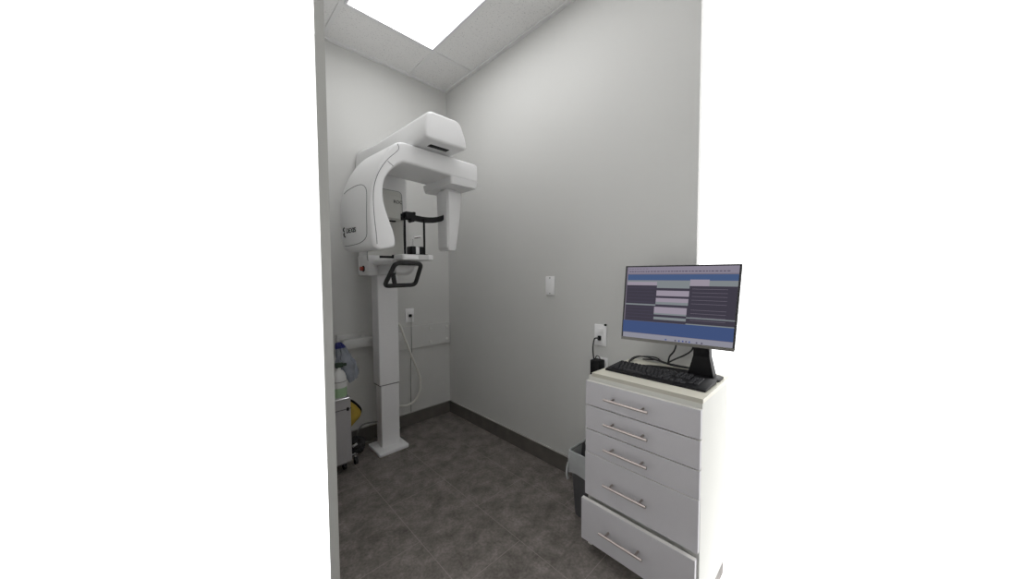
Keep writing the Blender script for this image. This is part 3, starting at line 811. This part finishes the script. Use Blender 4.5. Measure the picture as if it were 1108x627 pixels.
hold = obj('holder', bm, 'cart', t, 35)
bm = bmesh.new(); rr = rect_ring((x0_ + x1_) / 2, (y0_ + y1_) / 2, (x1_ - x0_) / 2 - .001, (y1_ - y0_) / 2 - .001, .012)
tube(bm, [(p.x, p.y, .470) for p in rr], .003, 6, closed=True); obj('rim', bm, 'chrome', hold)
bm = bmesh.new(); tube(bm, [(p.x, p.y, .405) for p in rect_ring((x0_ + x1_) / 2, (y0_ + y1_) / 2, (x1_ - x0_) / 2 + .0005, (y1_ - y0_) / 2 + .0005, .012)], .0016, 6, closed=True)
box(bm, -.960, -.948, -.371, -.364, .394, .414, .002)
obj('strap', bm, 'black', hold)
for (ex, ey) in ((-.884, -.268), (-.955, -.280), (-1.008, -.285)):
    bm = bmesh.new(); tube(bm, catmull([(-.975, -.312, .078), ((-.975 + ex) / 2, (-.312 + ey) / 2, .074), (ex, ey, .066), (ex, ey, .045)], 6), .007, 8)
    lg = obj('leg', bm, 'chrome', t)
    bm = bmesh.new(); cyl(bm, (ex - .008, ey, .0225), (ex + .008, ey, .0225), .0225, 18); box(bm, ex - .011, ex + .011, ey - .008, ey + .008, .030, .048, .002)
    obj('caster', bm, 'rubber', lg)

t = thing('gas_cylinder', (-.984, -.312, .092), 'white gas cylinder with green label and dark green valve in the trolley', 'gas cylinder')
bm = bmesh.new(); lathe(bm, [(0, .092), (.040, .092), (.0425, .10), (.0425, .565), (.041, .590), (.035, .612), (.024, .628), (.014, .634), (.012, .650), (0, .650)], -.984, -.312, 32)
obj('tank', bm, 'tank', t)
bm = bmesh.new(); lathe(bm, [(.0432, .478), (.0432, .532)], -.984, -.312, 32); obj('green_band', bm, 'green', t, label='pale green label band')
bm = bmesh.new(); lathe(bm, [(.043, .566), (.0433, .568), (.043, .570)], -.984, -.312, 32); obj('ring', bm, 'cable_grey', t)
bm = bmesh.new(); box(bm, -1.002, -.958, -.325, -.299, .646, .676, .006, 2); cyl(bm, (-.960, -.312, .660), (-.940, -.312, .660), .009, 12)
obj('valve', bm, 'valve', t)

def blob(bm, c, r, amp, fr, seed, mi=0, sub=4, top=None):
    b = bmesh.new(); bmesh.ops.create_icosphere(b, subdivisions=sub, radius=1)
    for v in b.verts:
        d_ = v.co.normalized()
        k = 1 + amp * noise.noise(d_ * fr + Vector((seed, 0, 0))) + amp * .5 * noise.noise(d_ * fr * 2.3 + Vector((0, seed, 0)))
        v.co = Vector((c[0] + d_.x * r[0] * k, c[1] + d_.y * r[1] * k, c[2] + d_.z * r[2] * k))
    for f in b.faces:
        f.material_index = 1 if (top is not None and f.calc_center_median().z > top) else 0
    me = D.meshes.new('tmp'); b.to_mesh(me); b.free(); bm.from_mesh(me); D.meshes.remove(me)

bm = bmesh.new(); b = bmesh.new(); rg = []
path = catmull([(-.970, -.290, .795), (-.960, -.282, .765), (-.945, -.268, .715), (-.930, -.262, .668), (-.908, -.258, .622), (-.892, -.255, .575), (-.884, -.253, .535)], 6)
N = len(path)
for i, p in enumerate(path):
    u = i / (N - 1); wdt = .012 + .034 * math.sin(min(1, u * 1.5) * PI / 2) * (1 - .62 * max(0, u - .62) / .38); dep = .010 + .016 * math.sin(u * PI)
    row = []
    for k in range(28):
        a = 2 * PI * k / 28
        m_ = 1 + .45 * noise.noise(Vector((math.cos(a) * 1.6, math.sin(a) * 1.6, u * 5))) + .2 * math.sin(7 * a + u * 6)
        row.append(b.verts.new((p.x + math.cos(a) * wdt * m_, p.y + math.sin(a) * dep * m_, p.z + .012 * math.cos(a) * u)))
    rg.append(row)
for i, (A, B) in enumerate(zip(rg[:-1], rg[1:])):
    for k in range(28):
        f = b.faces.new((A[k], A[(k + 1) % 28], B[(k + 1) % 28], B[k])); f.material_index = 1 if i < 7 else 0
b.faces.new(rg[0][::-1]).material_index = 1; b.faces.new(rg[-1]); bmesh.ops.recalc_face_normals(b, faces=b.faces)
me_ = D.meshes.new('tmp'); b.to_mesh(me_); b.free(); bm.from_mesh(me_); D.meshes.remove(me_)
tag(obj('plastic_bag', bm, ['bag', 'bagblue'], None, 60), 'crumpled clear plastic bag with blue top draped over the gas cylinder valve', 'plastic bag')

# yellow pouch with a black edge, propped between the trolley and the wall
t = thing('yellow_pouch', (-.865, -.13, .0), 'yellow pouch with a black edge standing behind the trolley by the back wall', 'pouch')
bm = bmesh.new()
yp = catmull([(-.950, .362), (-.890, .368), (-.850, .345), (-.812, .300), (-.797, .268), (-.810, .240), (-.850, .205), (-.890, .160), (-.950, .10)], 5)
b = bmesh.new(); ctr = Vector((-.90, .25)); ringsf = []
for (sc, off) in ((1, 0), (.93, .022), (.75, .036), (.4, .044)):
    ringsf.append([b.verts.new((ctr.x + (p.x - ctr.x) * sc, -.125 - off, ctr.y + (p.y - ctr.y) * sc)) for p in yp])
back = [b.verts.new((p.x, -.095, p.y)) for p in yp]
n = len(yp)
allr = [back] + ringsf
for A, B in zip(allr[:-1], allr[1:]):
    for k in range(n): b.faces.new((A[k], A[(k + 1) % n], B[(k + 1) % n], B[k]))
b.faces.new(back); b.faces.new(ringsf[-1][::-1]); bmesh.ops.recalc_face_normals(b, faces=b.faces); merge(bm, b)
obj('pouch', bm, 'yellow', t, 50)
bm = bmesh.new(); tube(bm, [(p.x + .004, -.105, p.y + .003) for p in yp[3:24]], .009, 8); obj('edge_trim', bm, 'black', t)
bm = bmesh.new(); tube(bm, catmull([(-.935, -.11, .12), (-.93, -.10, .10), (-.925, -.10, .05), (-.925, -.10, .008)], 5), .010, 8); obj('foot', bm, 'black', t)

t = thing('black_hose', (-.83, -.10, 0), 'coiled black corrugated hose on the floor behind the trolley caster', 'hose')
bm = bmesh.new(); hp = []
for i in range(120):
    u = i / 119; a = u * 2 * PI * 2.6
    hp.append((-.840 + .026 * math.cos(a) + .008 * u, -.160 + .030 * math.sin(a), .020 + .085 * u))
tube(bm, hp, .016, 10, rs=[.0185 + .0025 * math.sin(i * 1.9) for i in range(120)])
obj('coil', bm, 'rubber', t)
bm = bmesh.new(); cyl(bm, (-.880, -.205, .088), (-.855, -.195, .090), .010, 12); obj('fitting', bm, 'chrome', t)

# ------------------------------------------------------------------ world and colour management
wd = D.worlds.new('world'); SC.world = wd; wd.use_nodes = True
bg = wd.node_tree.nodes['Background']; bg.inputs[0].default_value = (1, 1, 1, 1); bg.inputs[1].default_value = 2.3  # plain white surround, strength raised as added fill light through the side openings
SC.view_settings.view_transform = 'Standard'; SC.view_settings.look = 'None'
SC.view_settings.exposure = 0.0; SC.view_settings.gamma = 1.0; SC.view_settings.use_curve_mapping = False
SC.cycles.max_bounces = 10; SC.cycles.diffuse_bounces = 6
SC.cycles.use_denoising = True
SC.cycles.sample_clamp_indirect = 6.0
